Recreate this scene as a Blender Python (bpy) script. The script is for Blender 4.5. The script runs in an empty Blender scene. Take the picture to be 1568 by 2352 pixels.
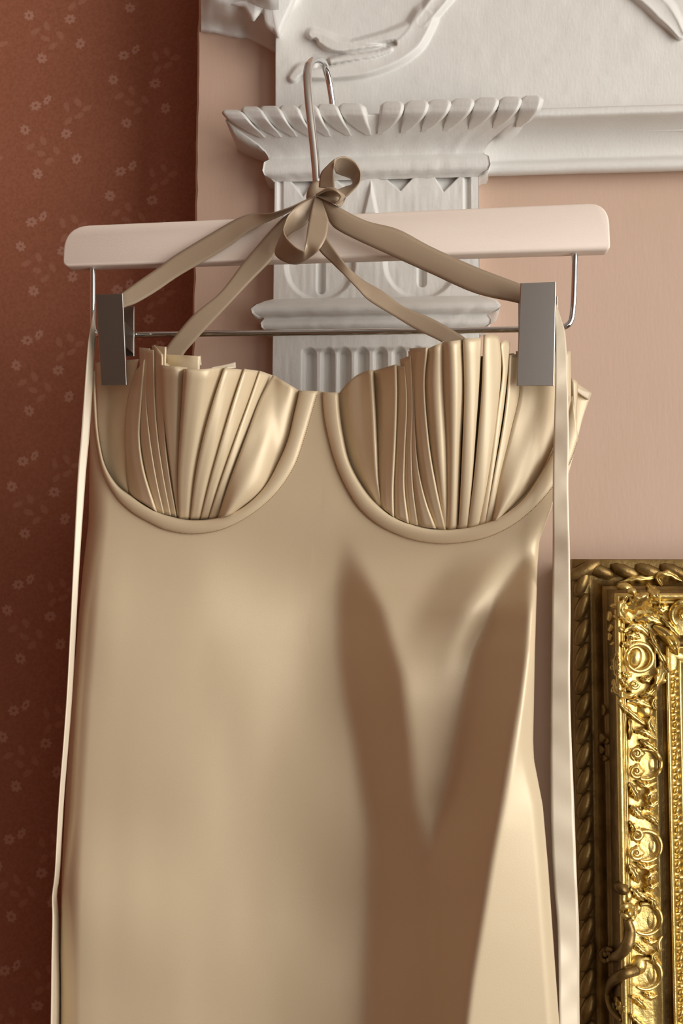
import bpy, math, random
import numpy as np
from mathutils import Vector, Matrix
random.seed(7); np.random.seed(7)
S = bpy.context.scene
COL = S.collection

# ------------------------------------------------------------------ camera
W, H, F = 1568.0, 2352.0, 2400.0
YAW, PITCH, ROLL = math.radians(4.5), math.radians(5.0), math.radians(0.3)
CAM = Vector((0.0, -0.80, 0.0))
fw = Vector((-math.sin(YAW) * math.cos(PITCH), math.cos(YAW) * math.cos(PITCH), math.sin(PITCH)))
r0 = fw.cross(Vector((0, 0, 1))).normalized()
u0 = r0.cross(fw)
rt = r0 * math.cos(ROLL) + u0 * math.sin(ROLL)
up = u0 * math.cos(ROLL) - r0 * math.sin(ROLL)
cd = bpy.data.cameras.new('camera')
cam = bpy.data.objects.new('camera', cd); COL.objects.link(cam)
cam.matrix_world = Matrix(((rt.x, up.x, -fw.x, CAM.x), (rt.y, up.y, -fw.y, CAM.y), (rt.z, up.z, -fw.z, CAM.z), (0, 0, 0, 1)))
cd.sensor_fit = 'VERTICAL'; cd.sensor_height = 36; cd.sensor_width = 24
cd.lens = F / H * 36; cd.clip_start = 0.02; cd.clip_end = 50
S.camera = cam

# ------------------------------------------------------------------ world, window light, added rear fill, exposure
wd = bpy.data.worlds.new('daylight'); S.world = wd; wd.use_nodes = True
wd.node_tree.nodes['Background'].inputs[0].default_value = (0.78, 0.86, 1.0, 1)
wd.node_tree.nodes['Background'].inputs[1].default_value = 0.6
def area(name, loc, target, sx, sy, power, col):
    l = bpy.data.lights.new(name, 'AREA'); l.shape = 'RECTANGLE'; l.size = sx; l.size_y = sy
    l.energy = power; l.color = col
    o = bpy.data.objects.new(name, l); COL.objects.link(o); o.location = loc
    o.rotation_euler = (Vector(target) - Vector(loc)).to_track_quat('-Z', 'Y').to_euler()
    return o
area('window_daylight', (1.63, -1.55, 0.15), (0.0, -1.55, 0.15), 1.7, 2.0, 57, (1.0, 0.96, 0.885))
area('rear_fill', (1.12, -2.87, 0.30), (1.12, 0.0, 0.30), 0.8, 1.5, 4, (1.0, 0.96, 0.885))  # weak fill lamp added at an unseen rear window
vs = S.view_settings
S.display_settings.display_device = 'sRGB'
vs.view_transform = 'Standard'; vs.look = 'None'; vs.gamma = 1; vs.use_curve_mapping = False
vs.exposure = 0.28

# ------------------------------------------------------------------ helpers
def P(px, py, Y):
    d = fw + rt * ((px - W / 2) / F) - up * ((py - H / 2) / F)
    return CAM + d * ((Y - CAM.y) / d.y)
def PX(px, Y, py=1176): return P(px, py, Y).x
def PZ(py, Y, px=784): return P(px, py, Y).z
ORG = {}
def org(o): return ORG[o.name] if o is not None else Vector((0, 0, 0))
def put(o, parent, loc=None):
    COL.objects.link(o)
    base = org(parent)
    w = Vector(loc) if loc is not None else base.copy()
    if parent is not None: o.parent = parent
    o.location = w - base
    ORG[o.name] = w
    return o
def empty(name, loc, label=None, cat=None, kind=None, group=None):
    o = bpy.data.objects.new(name, None); o.empty_display_size = 0.02
    put(o, None, loc); tag(o, label, cat, kind, group); return o
def tag(o, label=None, cat=None, kind=None, group=None):
    if label: o['label'] = label
    if cat: o['category'] = cat
    if kind: o['kind'] = kind
    if group: o['group'] = group
    return o
def mesh(name, V, Fc, mat, parent=None, smooth=True, loc=None, thick=0, sub=0):
    """V in world coordinates; one mesh object"""
    base = Vector(loc) if loc is not None else org(parent)
    V = np.asarray([tuple(v) for v in V], float) - np.array(base)
    me = bpy.data.meshes.new(name); me.from_pydata(V.tolist(), [], Fc); me.update()
    if smooth: me.polygons.foreach_set('use_smooth', [True] * len(me.polygons))
    me.materials.append(mat)
    o = bpy.data.objects.new(name, me); put(o, parent, loc)
    if thick:
        m = o.modifiers.new('thick', 'SOLIDIFY'); m.thickness = thick; m.offset = 0
    if sub:
        m = o.modifiers.new('sub', 'SUBSURF'); m.levels = sub; m.render_levels = sub
    return o
def gridf(n, m, close=False, off=0):
    f = []
    for i in range(n - 1):
        for j in range(m - 1 + (1 if close else 0)):
            a = i * m + j; b = i * m + (j + 1) % m
            f.append((off + a, off + b, off + b + m, off + a + m))
    return f
def lerp(a, b, t): return a + (b - a) * t
def sst(a, b, x):
    t = np.clip((x - a) / (b - a), 0, 1); return t * t * (3 - 2 * t)
def curve(pts, n):
    """Catmull-Rom through pts, n samples evenly by chord length"""
    p = np.asarray(pts, float)
    if len(p) == 2: return np.linspace(p[0], p[1], n)
    q = np.vstack([2 * p[0] - p[1], p, 2 * p[-1] - p[-2]])
    out = []
    for i in range(1, len(q) - 2):
        for t in np.linspace(0, 1, 14, endpoint=False):
            a, b, c, d = q[i - 1], q[i], q[i + 1], q[i + 2]
            out.append(.5 * ((2 * b) + (c - a) * t + (2 * a - 5 * b + 4 * c - d) * t * t + (3 * b - a - 3 * c + d) * t ** 3))
    out.append(p[-1]); out = np.array(out)
    s = np.r_[0, np.cumsum(np.linalg.norm(np.diff(out, axis=0), axis=1))]
    u = np.linspace(0, s[-1], n)
    return np.stack([np.interp(u, s, out[:, k]) for k in range(out.shape[1])], 1)
def itp(tbl, x):
    t = np.asarray(tbl, float); return np.interp(x, t[:, 0], t[:, 1])
def tube(name, pts, rad, mat, parent, seg=14, n=None, cap=True, flat=None):
    """pts world points; rad scalar or per-point list"""
    p = curve([tuple(a) for a in pts], n or max(8, len(pts) * 7))
    k = len(p)
    r = np.interp(np.linspace(0, 1, k), np.linspace(0, 1, len(np.atleast_1d(rad))), np.atleast_1d(rad))
    T = np.gradient(p, axis=0); T /= np.linalg.norm(T, axis=1)[:, None] + 1e-12
    ref = np.array([0, 1., 0]) if abs(T[0][1]) < .8 else np.array([1., 0, 0])
    V = []
    nrm = np.cross(T[0], ref); nrm /= np.linalg.norm(nrm)
    for i in range(k):
        nrm = nrm - T[i] * np.dot(nrm, T[i]); nrm /= np.linalg.norm(nrm) + 1e-12
        bn = np.cross(T[i], nrm)
        for j in range(seg):
            a = 2 * math.pi * j / seg
            V.append(p[i] + r[i] * (math.cos(a) * nrm + math.sin(a) * bn))
    Fc = gridf(k, seg, True)
    if cap:
        Fc.append(tuple(range(seg))[::-1]); Fc.append(tuple((k - 1) * seg + j for j in range(seg)))
    return mesh(name, V, Fc, mat, parent)
def strip(name, A, B, mat, parent, n=40, m=7, bow=0.0, thick=0.0007, ripple=0, loc=None):
    """ribbon between two edge curves of (px, py, Y)"""
    a = curve(A, n); b = curve(B, n)
    V = []
    for i in range(n):
        for j in range(m):
            s = j / (m - 1); q = lerp(a[i], b[i], s)
            y = q[2] - bow * (1 - (2 * s - 1) ** 2) + ripple * math.sin(i * .9) * math.sin(s * 2.2 + i * .13)
            V.append(P(q[0], q[1], y))
    return mesh(name, V, gridf(n, m), mat, parent, thick=thick, loc=loc)
def slab(name, outline, Yf, t, bev, mat, parent, smooth=False):
    """outline px polygon, front face at Yf(px,py); real thickness t behind it, small bevel"""
    o = np.asarray(outline, float); c = o.mean(0); k = len(o)
    fr = np.array([P(x, y, Yf(x, y)) for x, y in o])
    cc = np.array(P(c[0], c[1], Yf(*c)))
    nx = np.roll(fr, -1, 0) - np.roll(fr, 1, 0)
    inn = np.stack([-nx[:, 2], 0 * nx[:, 0], nx[:, 0]], 1); inn /= np.linalg.norm(inn, axis=1)[:, None] + 1e-9
    sgn = np.sign(np.sum(inn * (cc - fr), axis=1)); inn *= sgn[:, None]
    rings = []
    for ins, dy in ((bev, 0), (bev * .3, bev * .3), (0, bev), (0, t - bev), (bev * .3, t - bev * .3), (bev, t)):
        rings.append(fr + inn * ins + np.array([0, dy, 0]))
    V = np.vstack(rings); Fc = gridf(6, k, True)
    Fc.append(tuple(range(k))[::-1]); Fc.append(tuple(5 * k + j for j in range(k)))
    return mesh(name, V, Fc, mat, parent, smooth=smooth)
def box(name, a, b, mat, parent=None, loc=None):
    x0, y0, z0 = a; x1, y1, z1 = b
    V = [(x0, y0, z0), (x1, y0, z0), (x1, y1, z0), (x0, y1, z0), (x0, y0, z1), (x1, y0, z1), (x1, y1, z1), (x0, y1, z1)]
    return mesh(name, V, [(3, 2, 1, 0), (4, 5, 6, 7), (0, 1, 5, 4), (1, 2, 6, 5), (2, 3, 7, 6), (3, 0, 4, 7)], mat, parent, smooth=False, loc=loc)
_n = np.random.rand(64, 64)
def vnoise(x, y):
    x = np.asarray(x, float); y = np.asarray(y, float)
    xi = np.floor(x).astype(int); yi = np.floor(y).astype(int); fx = x - xi; fy = y - yi
    fx = fx * fx * (3 - 2 * fx); fy = fy * fy * (3 - 2 * fy)
    g = lambda a, b: _n[a % 64, b % 64]
    return lerp(lerp(g(xi, yi), g(xi + 1, yi), fx), lerp(g(xi, yi + 1), g(xi + 1, yi + 1), fx), fy) - .5

# ------------------------------------------------------------------ materials
def mat(name, col, rough=.6, metal=0, spec=.5, bump=None, var=None, sheen=0, coat=0, trans=0):
    """bump = (scale xyz, strength, distance); var = (second colour, scale, low, high)"""
    m = bpy.data.materials.new(name); m.use_nodes = True; N = m.node_tree.nodes; L = m.node_tree.links
    b = N['Principled BSDF']
    b.inputs['Base Color'].default_value = (*col, 1); b.inputs['Roughness'].default_value = rough
    b.inputs['Metallic'].default_value = metal; b.inputs['Specular IOR Level'].default_value = spec
    if sheen:
        b.inputs['Sheen Weight'].default_value = sheen; b.inputs['Sheen Roughness'].default_value = .4
        b.inputs['Sheen Tint'].default_value = (1, .93, .8, 1)
    g = N.new('ShaderNodeNewGeometry')
    def noise(sc, det=4):
        mp = N.new('ShaderNodeMapping'); mp.inputs['Scale'].default_value = sc
        L.new(g.outputs['Position'], mp.inputs['Vector'])
        n = N.new('ShaderNodeTexNoise'); n.inputs['Scale'].default_value = 1; n.inputs['Detail'].default_value = det
        L.new(mp.outputs[0], n.inputs['Vector']); return n
    if var:
        n = noise(var[1]); r = N.new('ShaderNodeMapRange'); r.inputs[1].default_value = var[2]; r.inputs[2].default_value = var[3]
        L.new(n.outputs[0], r.inputs[0])
        x = N.new('ShaderNodeMix'); x.data_type = 'RGBA'
        x.inputs[6].default_value = (*col, 1); x.inputs[7].default_value = (*var[0], 1)
        L.new(r.outputs[0], x.inputs[0]); L.new(x.outputs[2], b.inputs['Base Color'])
    if bump:
        prev = None
        for sc, st, ds in (bump if isinstance(bump, list) else [bump]):
            n = noise(sc); bp = N.new('ShaderNodeBump'); bp.inputs['Strength'].default_value = st; bp.inputs['Distance'].default_value = ds
            L.new(n.outputs[0], bp.inputs['Height'])
            if prev: L.new(prev.outputs[0], bp.inputs['Normal'])
            prev = bp
        L.new(prev.outputs[0], b.inputs['Normal'])
    return m
M_peach = mat('peach_paint', (.545, .38, .285), .55, bump=[((40, 40, 12), .14, .002), ((420, 420, 90), .2, .0005)], var=((.575, .405, .315), (5, 5, 5), .35, .65))
M_white = mat('white_gloss_paint', (.715, .70, .66), .42, bump=[((70, 70, 70), .16, .002), ((500, 500, 160), .35, .0005)], var=((.69, .68, .66), (9, 9, 9), .4, .7))
M_ceil = mat('ceiling_paint', (.5, .46, .41), .8)
M_floor = mat('floorboards', (.15, .085, .045), .5, var=((.16, .08, .04), (3, 30, 3), .3, .7))
M_room = mat('room_paint', (.17, .14, .115), .8)
SAT = (.66, .535, .36)
M_satin = mat('champagne_satin', SAT, .42, spec=.5, sheen=.12, metal=.15, bump=[((1400, 1400, 1400), .10, .0004)])
M_ribbon = mat('champagne_ribbon', (.385, .29, .20), .40, spec=.5, sheen=.1, metal=.15, bump=[((2200, 2200, 300), .12, .0003)])
M_tie = mat('pale_ribbon', (.70, .60, .46), .40, spec=.5, sheen=.1, metal=.1, bump=[((1500, 1500, 400), .1, .0003)])
M_thread = mat('thread', (.30, .20, .12), .7)
M_hang = mat('painted_wood', (.82, .71, .625), .55, bump=[((900, 900, 900), .2, .0003)], var=((.78, .66, .575), (8, 8, 30), .35, .7))
M_chrome = mat('chrome', (.76, .77, .78), .08, metal=1)
M_plate = mat('brushed_chrome', (.46, .43, .40), .26, metal=1, bump=[((300, 300, 300), .05, .0003)])
M_dark = mat('dark_metal', (.10, .08, .06), .4, metal=.8)
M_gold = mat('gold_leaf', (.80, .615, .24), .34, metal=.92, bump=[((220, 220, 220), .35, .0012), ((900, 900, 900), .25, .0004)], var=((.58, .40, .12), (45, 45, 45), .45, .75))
M_dkgold = mat('dark_gold', (.29, .19, .07), .42, metal=.8, bump=[((220, 220, 220), .4, .0012)], var=((.17, .10, .03), (60, 60, 60), .4, .7))  # darker brown gold with random mottling, for rope, steps and coves
M_canvas = mat('dark_canvas', (.06, .05, .04), .5, bump=((900, 900, 900), .3, .0004), var=((.12, .09, .05), (8, 8, 8), .4, .6))

YW = 0.08      # papered wall, set back beside the chimney breast
YB = -0.012    # peach boarding
YS = -0.032    # pilaster shaft face
def wallpaper():
    m = bpy.data.materials.new('flowered_wallpaper'); m.use_nodes = True; N = m.node_tree.nodes; L = m.node_tree.links
    b = N['Principled BSDF']; b.inputs['Roughness'].default_value = .75; b.inputs['Specular IOR Level'].default_value = .25
    k = 480 / 1568.
    def w2(x, y):
        p = P(x * k, y * k, YW); return np.array([p.x, p.z])
    o = w2(268, 793); A = w2(930, 415) - o; B = w2(905, 1285) - w2(930, 415)
    Mx = np.array([A, B]).T; Mi = np.linalg.inv(Mx)
    sc = np.linalg.norm(w2(368, 793) - o) / 100
    g = N.new('ShaderNodeNewGeometry')
    def vm(op, a, bb=None):
        n = N.new('ShaderNodeVectorMath'); n.operation = op
        for i, v in enumerate((a, bb)):
            if v is None: continue
            if isinstance(v, tuple): n.inputs[i].default_value = v
            else: L.new(v, n.inputs[i])
        return n.outputs['Value'] if op in ('DOT_PRODUCT', 'LENGTH') else n.outputs['Vector']
    def ma(op, a, bb=None, c=None, clamp=False):
        n = N.new('ShaderNodeMath'); n.operation = op; n.use_clamp = clamp
        for i, v in enumerate((a, bb, c)):
            if v is None: continue
            if isinstance(v, (int, float)): n.inputs[i].default_value = v
            else: L.new(v, n.inputs[i])
        return n.outputs[0]
    def comb(a, bb):
        n = N.new('ShaderNodeCombineXYZ'); L.new(a, n.inputs[0]); L.new(bb, n.inputs[1]); return n.outputs[0]
    def ramp(x, lo, hi):
        n = N.new('ShaderNodeMapRange'); n.interpolation_type = 'SMOOTHSTEP'
        n.inputs[1].default_value = lo; n.inputs[2].default_value = hi; L.new(x, n.inputs[0]); return n.outputs[0]
    wob = N.new('ShaderNodeTexNoise'); wob.inputs['Scale'].default_value = 260; L.new(g.outputs['Position'], wob.inputs['Vector'])
    wv = vm('MULTIPLY', vm('SUBTRACT', wob.outputs['Color'], (.5, .5, .5)), (.0026, 0, .0026))
    pos = vm('ADD', vm('SUBTRACT', g.outputs['Position'], (o[0], 0, o[1])), wv)
    uv = comb(vm('DOT_PRODUCT', pos, (Mi[0, 0], 0, Mi[0, 1])), vm('DOT_PRODUCT', pos, (Mi[1, 0], 0, Mi[1, 1])))
    def local(dx, dy, ang, sx, sy):
        c = Mi @ np.array([dx * sc, -dy * sc])
        d = vm('SUBTRACT', vm('FRACTION', vm('ADD', uv, (.5 - c[0], .5 - c[1], 0))), (.5, .5, 0))
        ca, sa = math.cos(ang), math.sin(ang)
        R = np.array([[ca / sx, sa / sx], [-sa / sy, ca / sy]]) @ Mx / sc
        return vm('DOT_PRODUCT', d, (R[0, 0], R[0, 1], 0)), vm('DOT_PRODUCT', d, (R[1, 0], R[1, 1], 0))
    fl = lf = None
    for i, (dx, dy) in enumerate(((0, 0), (85, -40), (-75, 180), (235, 220), (316, 412), (31, 513))):
        x, y = local(dx, dy, i * 1.1, 42, 36 if i != 1 else 26)
        r = vm('LENGTH', comb(x, y))
        pet = ma('MULTIPLY_ADD', ma('COSINE', ma('MULTIPLY', ma('ARCTAN2', y, x), 7.0)), .13, r)
        v = ma('MULTIPLY', ma('SUBTRACT', 1.0, ramp(pet, .72, 1.08)), ramp(r, .16, .34))
        fl = v if fl is None else ma('MAXIMUM', fl, v)
    for i, (dx, dy) in enumerate(((-28, 307), (62, 267), (162, 342), (52, 362), (112, 422), (317, -13), (382, 32), (327, 87), (247, 122), (232, 17))):
        x, y = local(dx, dy, (.5, 2.0, -1.0, -.4, .6, 2.1, .3, .5, .9, 1.9)[i], 40, 22)
        r = vm('LENGTH', comb(x, y)); v = ma('SUBTRACT', 1.0, ramp(r, .7, 1.15))
        lf = v if lf is None else ma('MAXIMUM', lf, v)
    fine = N.new('ShaderNodeTexNoise'); fine.inputs['Scale'].default_value = 420; fine.inputs['Detail'].default_value = 3
    L.new(g.outputs['Position'], fine.inputs['Vector'])
    def mix(f, c0, c1):
        n = N.new('ShaderNodeMix'); n.data_type = 'RGBA'
        L.new(f, n.inputs[0])
        if isinstance(c0, tuple): n.inputs[6].default_value = (*c0, 1)
        else: L.new(c0, n.inputs[6])
        n.inputs[7].default_value = (*c1, 1); return n.outputs[2]
    base = mix(ramp(fine.outputs[0], .3, .7), (.30, .108, .060), (.35, .133, .077))
    c = mix(ma('MULTIPLY', lf, .34), base, (.50, .25, .17))
    c = mix(ma('MULTIPLY', fl, .46), c, (.60, .36, .28))
    L.new(c, b.inputs['Base Color'])
    return m
M_paper = wallpaper()

# ------------------------------------------------------------------ the room
X0, X1, Y0, Z0, Z1 = -1.7, 1.65, -2.9, -1.5, 1.35
def struct(o, label): return tag(o, label, None, 'structure')
XE = PX(446, YB, 500)     # left edge of the chimney breast
struct(mesh('wall_back', [(X0, YW, Z0), (XE + .02, YW, Z0), (XE + .02, YW, Z1), (X0, YW, Z1)], [(0, 1, 2, 3)], M_paper, smooth=False),
       'dark terracotta wallpaper wall with small pale flowers')
struct(mesh('floor', [(X0, Y0, Z0), (X1, Y0, Z0), (X1, YW, Z0), (X0, YW, Z0)], [(0, 1, 2, 3)], M_floor, smooth=False), 'dark wooden floor of the room')
struct(mesh('ceiling', [(X0, Y0, Z1), (X1, Y0, Z1), (X1, YW, Z1), (X0, YW, Z1)], [(3, 2, 1, 0)], M_ceil, smooth=False), 'white ceiling of the room')
struct(mesh('wall_left', [(X0, Y0, Z0), (X0, YW, Z0), (X0, YW, Z1), (X0, Y0, Z1)], [(0, 1, 2, 3)], M_paper, smooth=False), 'papered side wall of the room')
def holed(name, axis, c, a0, a1, h0, h1, label):
    """room wall with one window opening: a0..a1 along the wall, h0..h1 in height"""
    lo, hi = (Y0, YW) if axis == 'x' else (X0, X1)
    A = [lo, a0, a1, hi]; Z = [Z0, h0, h1, Z1]
    V = [((c, a, z) if axis == 'x' else (a, c, z)) for z in Z for a in A]
    Fc = [(j * 4 + i, j * 4 + i + 1, (j + 1) * 4 + i + 1, (j + 1) * 4 + i) for j in range(3) for i in range(3) if (i, j) != (1, 1)]
    return struct(mesh(name, V, Fc, M_room, smooth=False), label)
holed('wall_right', 'x', X1, -2.4, -.7, -.85, 1.15, 'painted wall with a tall window')
holed('wall_rear', 'y', Y0, .72, 1.52, -.45, 1.05, 'painted wall with an added, unseen window behind the viewer')
for nm, axis, c, a0, a1, h0, h1 in (('window_1', 'x', X1 - .02, -2.4, -.7, -.85, 1.15), ('window_added', 'y', Y0 + .03, .72, 1.52, -.45, 1.05)):  # the rear window is unseen, added to carry the fill lamp
    w = struct(empty(nm, (c, (a0 + a1) / 2, h0) if axis == 'x' else ((a0 + a1) / 2, c, h0)), 'unseen white painted sash window')
    def bar(n, p, q, r, s):
        box(n, (c - .02, p, r) if axis == 'x' else (p, c - .02, r), (c + .02, q, s) if axis == 'x' else (q, c + .02, s), M_white, w)
    bar('window_frame', a0 - .05, a0, h0, h1); bar('window_frame', a1, a1 + .05, h0, h1)
    bar('window_frame', a0 - .05, a1 + .05, h1, h1 + .05); bar('window_sill', a0 - .05, a1 + .05, h0 - .05, h0)
    bar('glazing_bar', (a0 + a1) / 2 - .012, (a0 + a1) / 2 + .012, h0, h1); bar('glazing_bar', a0, a1, (h0 + h1) / 2 - .015, (h0 + h1) / 2 + .015)

# chimney breast: peach boarding, rough at the edge against the paper
rows = 60; V = []
zz = np.linspace(Z0, Z1, rows * 4)
for z in zz:
    j = .0016 * vnoise(z * 90, 3.3) + .001 * vnoise(z * 300, 7.3)
    V += [(XE + j, YW, z), (XE + j * .6, YB + .002, z), (XE + .002 + j, YB, z), (X1, YB, z)]
struct(mesh('wall_chimney', V, gridf(len(zz), 4), M_peach, smooth=False), 'peach painted boarding of the chimney breast')

# ------------------------------------------------------------------ white frieze with low relief ribbon
def seg_d(x, y, pts, wid):
    """signed height of a soft stroke: 1 on the axis, 0 at the edge; pts px, wid half width per point"""
    p = curve(pts, 60); w = np.interp(np.linspace(0, 1, 60), np.linspace(0, 1, len(wid)), wid)
    best = np.full(x.shape, -9.); sidev = np.zeros(x.shape)
    T = np.gradient(p, axis=0); T /= np.linalg.norm(T, axis=1)[:, None]
    for i in range(60):
        dx = x - p[i, 0]; dy = y - p[i, 1]; v = 1 - np.hypot(dx, dy) / w[i]
        s = (dx * -T[i, 1] + dy * T[i, 0]) / w[i]
        k = v > best; best[k] = v[k]; sidev[k] = s[k]
    return best, sidev
YF = -0.032
gx, gy = np.meshgrid(np.linspace(632, 1790, 420), np.linspace(-170, 300, 170))
h = np.zeros(gx.shape)
def stroke(pts, wid, hh, hollow=0):
    global h
    b, s = seg_d(gx, gy, pts, wid)
    hh_ = hh * np.clip(sst(0, .55, b) - hollow * np.clip(1 - (s * 1.5) ** 2, 0, 1) * sst(.2, .7, b), -1, 1)
    h = np.maximum(h, hh_) if hh > 0 else h + hh_
stroke([(1090, -110), (1030, -30), (985, 28), (968, 48)], [36, 34, 30, 26], .0065, .25)
stroke([(975, 40), (945, 90), (900, 125), (840, 150), (770, 165), (715, 170)], [36, 40, 36, 32, 24, 16], .0060, .15)
stroke([(940, 70), (880, 85), (820, 98), (780, 102)], [26, 16, 12, 8], .0050)
stroke([(716, 78), (738, 88), (770, 104), (820, 112), (880, 108)], [16, 24, 24, 16, 8], .0065)
stroke([(895, 113), (860, 124), (800, 133), (760, 140)], [10, 13, 12, 9], .0070)
stroke([(672, 178), (690, 160), (720, 150)], [14, 18, 12], .0035)
stroke([(905, 100), (860, 112), (790, 122), (745, 122)], [7, 6, 6, 6], -.0040)
stroke([(722, 95), (719, 112), (712, 130)], [9, 10, 8], -.0050)
stroke([(1430, -60), (1500, 0), (1540, 45), (1562, 78)], [34, 36, 34, 16], .0065, .25)
stroke([(640, -20), (580, 10)], [60, 50], .004)
h += .0006 * (vnoise(gx / 70, gy / 55) + .5 * vnoise(gx / 23, gy / 23))
V = [P(x, y, YF - d) for x, y, d in zip(gx.ravel(), gy.ravel(), h.ravel())]
n1, m1 = gx.shape
Fc = gridf(n1, m1)
# left return of the frieze block
base = len(V)
for i in range(n1):
    a = V[i * m1]; V.append(Vector((a.x - .0004, YF + .004, a.z))); V.append(Vector((a.x, YB, a.z)))
for i in range(n1 - 1):
    Fc.append((i * m1, (i + 1) * m1, base + 2 * i + 2, base + 2 * i)); Fc.append((base + 2 * i, base + 2 * i + 2, base + 2 * i + 3, base + 2 * i + 1))
frieze = struct(mesh('trim_1', V, Fc, M_white), 'white plaster frieze with a low relief ribbon swag above the pilaster')

# top left: carved crown moulding, leafy edge over the boarding
tl = struct(empty('trim_2', P(545, 110, YB)), 'white carved crown moulding at the top of the peach boarding')
nU, nV = 46, 30; V = []
for i in range(nU):
    u = i / (nU - 1); px = lerp(462, 640, u)
    pb = lerp(74, 88, sst(0, .5, u)) + 34 * sst(.55, 1, u) + 3 * vnoise(u * 12, 1.7)
    for j in range(nV):
        v = j / (nV - 1); py = lerp(-60, pb, v)
        hh = .045 * (1 - sst(.15, 1.0, v)) + .004 + .004 * vnoise(u * 7, v * 6) + .003 * math.sin(u * 9) * (1 - v)
        if v > .97: hh = 0.0
        V.append(P(px, py, YB - hh))
mesh('moulding', V, gridf(nU, nV), M_white, tl)
edge = [(470, -120), (478, -30), (498, 0), (522, 10), (548, 16), (560, 20), (573, 42), (581, 52), (590, 42), (603, 30), (607, 52), (612, 66), (630, 78), (640, 90), (652, 60), (690, -30), (700, -120)]
V = []; e = curve(edge, 70); ctr = np.array([600., -110.])
for k, (dy, sc_) in enumerate(((.02, .97), (.005, 1.0), (0, .985), (-.002, .9), (-.002, .4))):
    for q in e:
        p = ctr + (q - ctr) * sc_; V.append(P(p[0], p[1], -.046 + dy))
mesh('acanthus_leaf', V, gridf(5, 70), M_white, tl)

# ------------------------------------------------------------------ cornice over the right hand panel
cor = struct(empty('trim_3', P(1350, 395, YB)), 'white concave cornice moulding above the peach panel')
prof = [(398, YB), (397, -.022), (392, -.0275), (380, -.0300), (370, -.0280), (366, -.0250), (364, -.0215), (358, -.0215), (340, -.0235), (318, -.027), (300, -.0325), (284, -.040), (270, -.0485), (264, -.0525), (258, -.0530), (249, -.0530), (246, -.0515), (245, YF + .002)]
xs = np.linspace(PX(1090, -.03, 330), X1, 200); V = []
for i, x in enumerate(xs):
    for py, y in prof:
        wv = .0006 * vnoise(i * .23, py * .02)
        V.append((x, y + wv, PZ(py + 7.5, y, 1120) + wv + .0004 * vnoise(i * .6, py * .1)))
mesh('moulding', V, gridf(len(xs), len(prof)), M_white, cor)

# ------------------------------------------------------------------ pilaster
pil = struct(empty('trim_4', P(865, 2352, YB)), 'white carved pilaster with a leafy capital behind the hanger')
def sweep(name, prof, half0, mat_, parent, cx, wob=.0006):
    """profile (proj, z) swept round left return, front, right return of a block half0 wide whose face is YS"""
    V = []; nf = 90
    path = [(-1, 0), (-1, .5), (-1, 1)] + [(-1 + 2 * k / nf, None) for k in range(nf + 1)] + [(1, 1), (1, .5), (1, 0)]
    for pi, (sx, ret) in enumerate(path):
        for k, (pr, z) in enumerate(prof):
            x = cx + sx * (half0 + pr) ; yf = YS - pr
            y = yf if ret is None else lerp(YB, yf, ret)
            nz = wob * (vnoise(pi * .31, k * .9) * 2)
            V.append((x, y + nz, z + nz))
    return mesh(name, V, gridf(len(path), len(prof)), mat_, parent)
xl, xr = PX(627, YS, 700), PX(1101, YS, 700); cx = (xl + xr) / 2; hw = (xr - xl) / 2
# shaft as a carved height field
gx2, gy2 = np.meshgrid(np.linspace(0, 1, 260), np.linspace(385, 2700, 520) )
rows_y = np.r_[np.linspace(385, 960, 300), np.linspace(966, 3400, 40)]
cols = np.linspace(0, 1, 260)
U, Yp = np.meshgrid(cols, rows_y)
Xp = 627 + U * 474
D = np.zeros(U.shape)
def tri(a, b, c, depth, soft=7):
    global D
    P3 = np.array([a, b, c], float); cen = P3.mean(0); d = np.full(U.shape, 1e9)
    for i in range(3):
        p, q = P3[i], P3[(i + 1) % 3]; e_ = q - p; n_ = np.array([-e_[1], e_[0]]); n_ /= np.linalg.norm(n_)
        if np.dot(cen - p, n_) < 0: n_ = -n_
        d = np.minimum(d, (Xp - p[0]) * n_[0] + (Yp - p[1]) * n_[1])
    D += depth * sst(0, soft, d)
tri((650, 392), (735, 392), (694, 450), .0045)
tri((866, 392), (968, 392), (921, 442), .0050)
tri((985, 388), (1082, 386), (1020, 446), .0050)
tri((853, 406), (830, 500), (873, 500), -.0035, 8)
tri((756, 395), (850, 395), (800, 440), .0035)
def groove(x, y0, y1, w, depth):
    global D
    dy = np.maximum(np.maximum(y0 - Yp, Yp - y1), 0); d = np.hypot((Xp - x), dy * 1.0)
    D += depth * (1 - sst(w * .45, w, d))
def utongue(x, w, y0, y1, depth):
    global D
    dy = np.maximum(Yp - (y1 - w), 0); d = np.hypot(Xp - x, dy)
    D += depth * (1 - sst(w - 12, w, d)) * sst(y0, y0 + 10, Yp)
utongue(735, 84, 520, 690, .0040); utongue(968, 88, 520, 690, .0040)
groove(736, 560, 660, 11, .0045); groove(970, 560, 648, 11, .0045)
D += .003 * (1 - sst(3, 9, np.abs(Xp - 1074))) * (1 - sst(560, 600, Yp)) + .002 * (1 - sst(2, 8, np.abs(Xp - 641))) * (1 - sst(560, 600, Yp))
fx = [712, 754, 792, 833, 875, 918, 958, 998, 1038]
D += .0025 * sst(692, 704, Xp) * (1 - sst(1046, 1058, Xp)) * sst(797, 806, Yp)
for k in fx: groove(k, 812, 9000, 17, .0058)
D += .0008 * vnoise(Xp / 40, Yp / 60) + .0003 * vnoise(Xp / 9, Yp / 40)
V = []
for xx, yy, d in zip(Xp.ravel(), Yp.ravel(), D.ravel()):
    V.append((lerp(xl, xr, (xx - 627) / 474), YS + d, PZ(yy, YS, 864)))
n2, m2 = U.shape; Fc = gridf(n2, m2); b0 = len(V)
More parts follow.
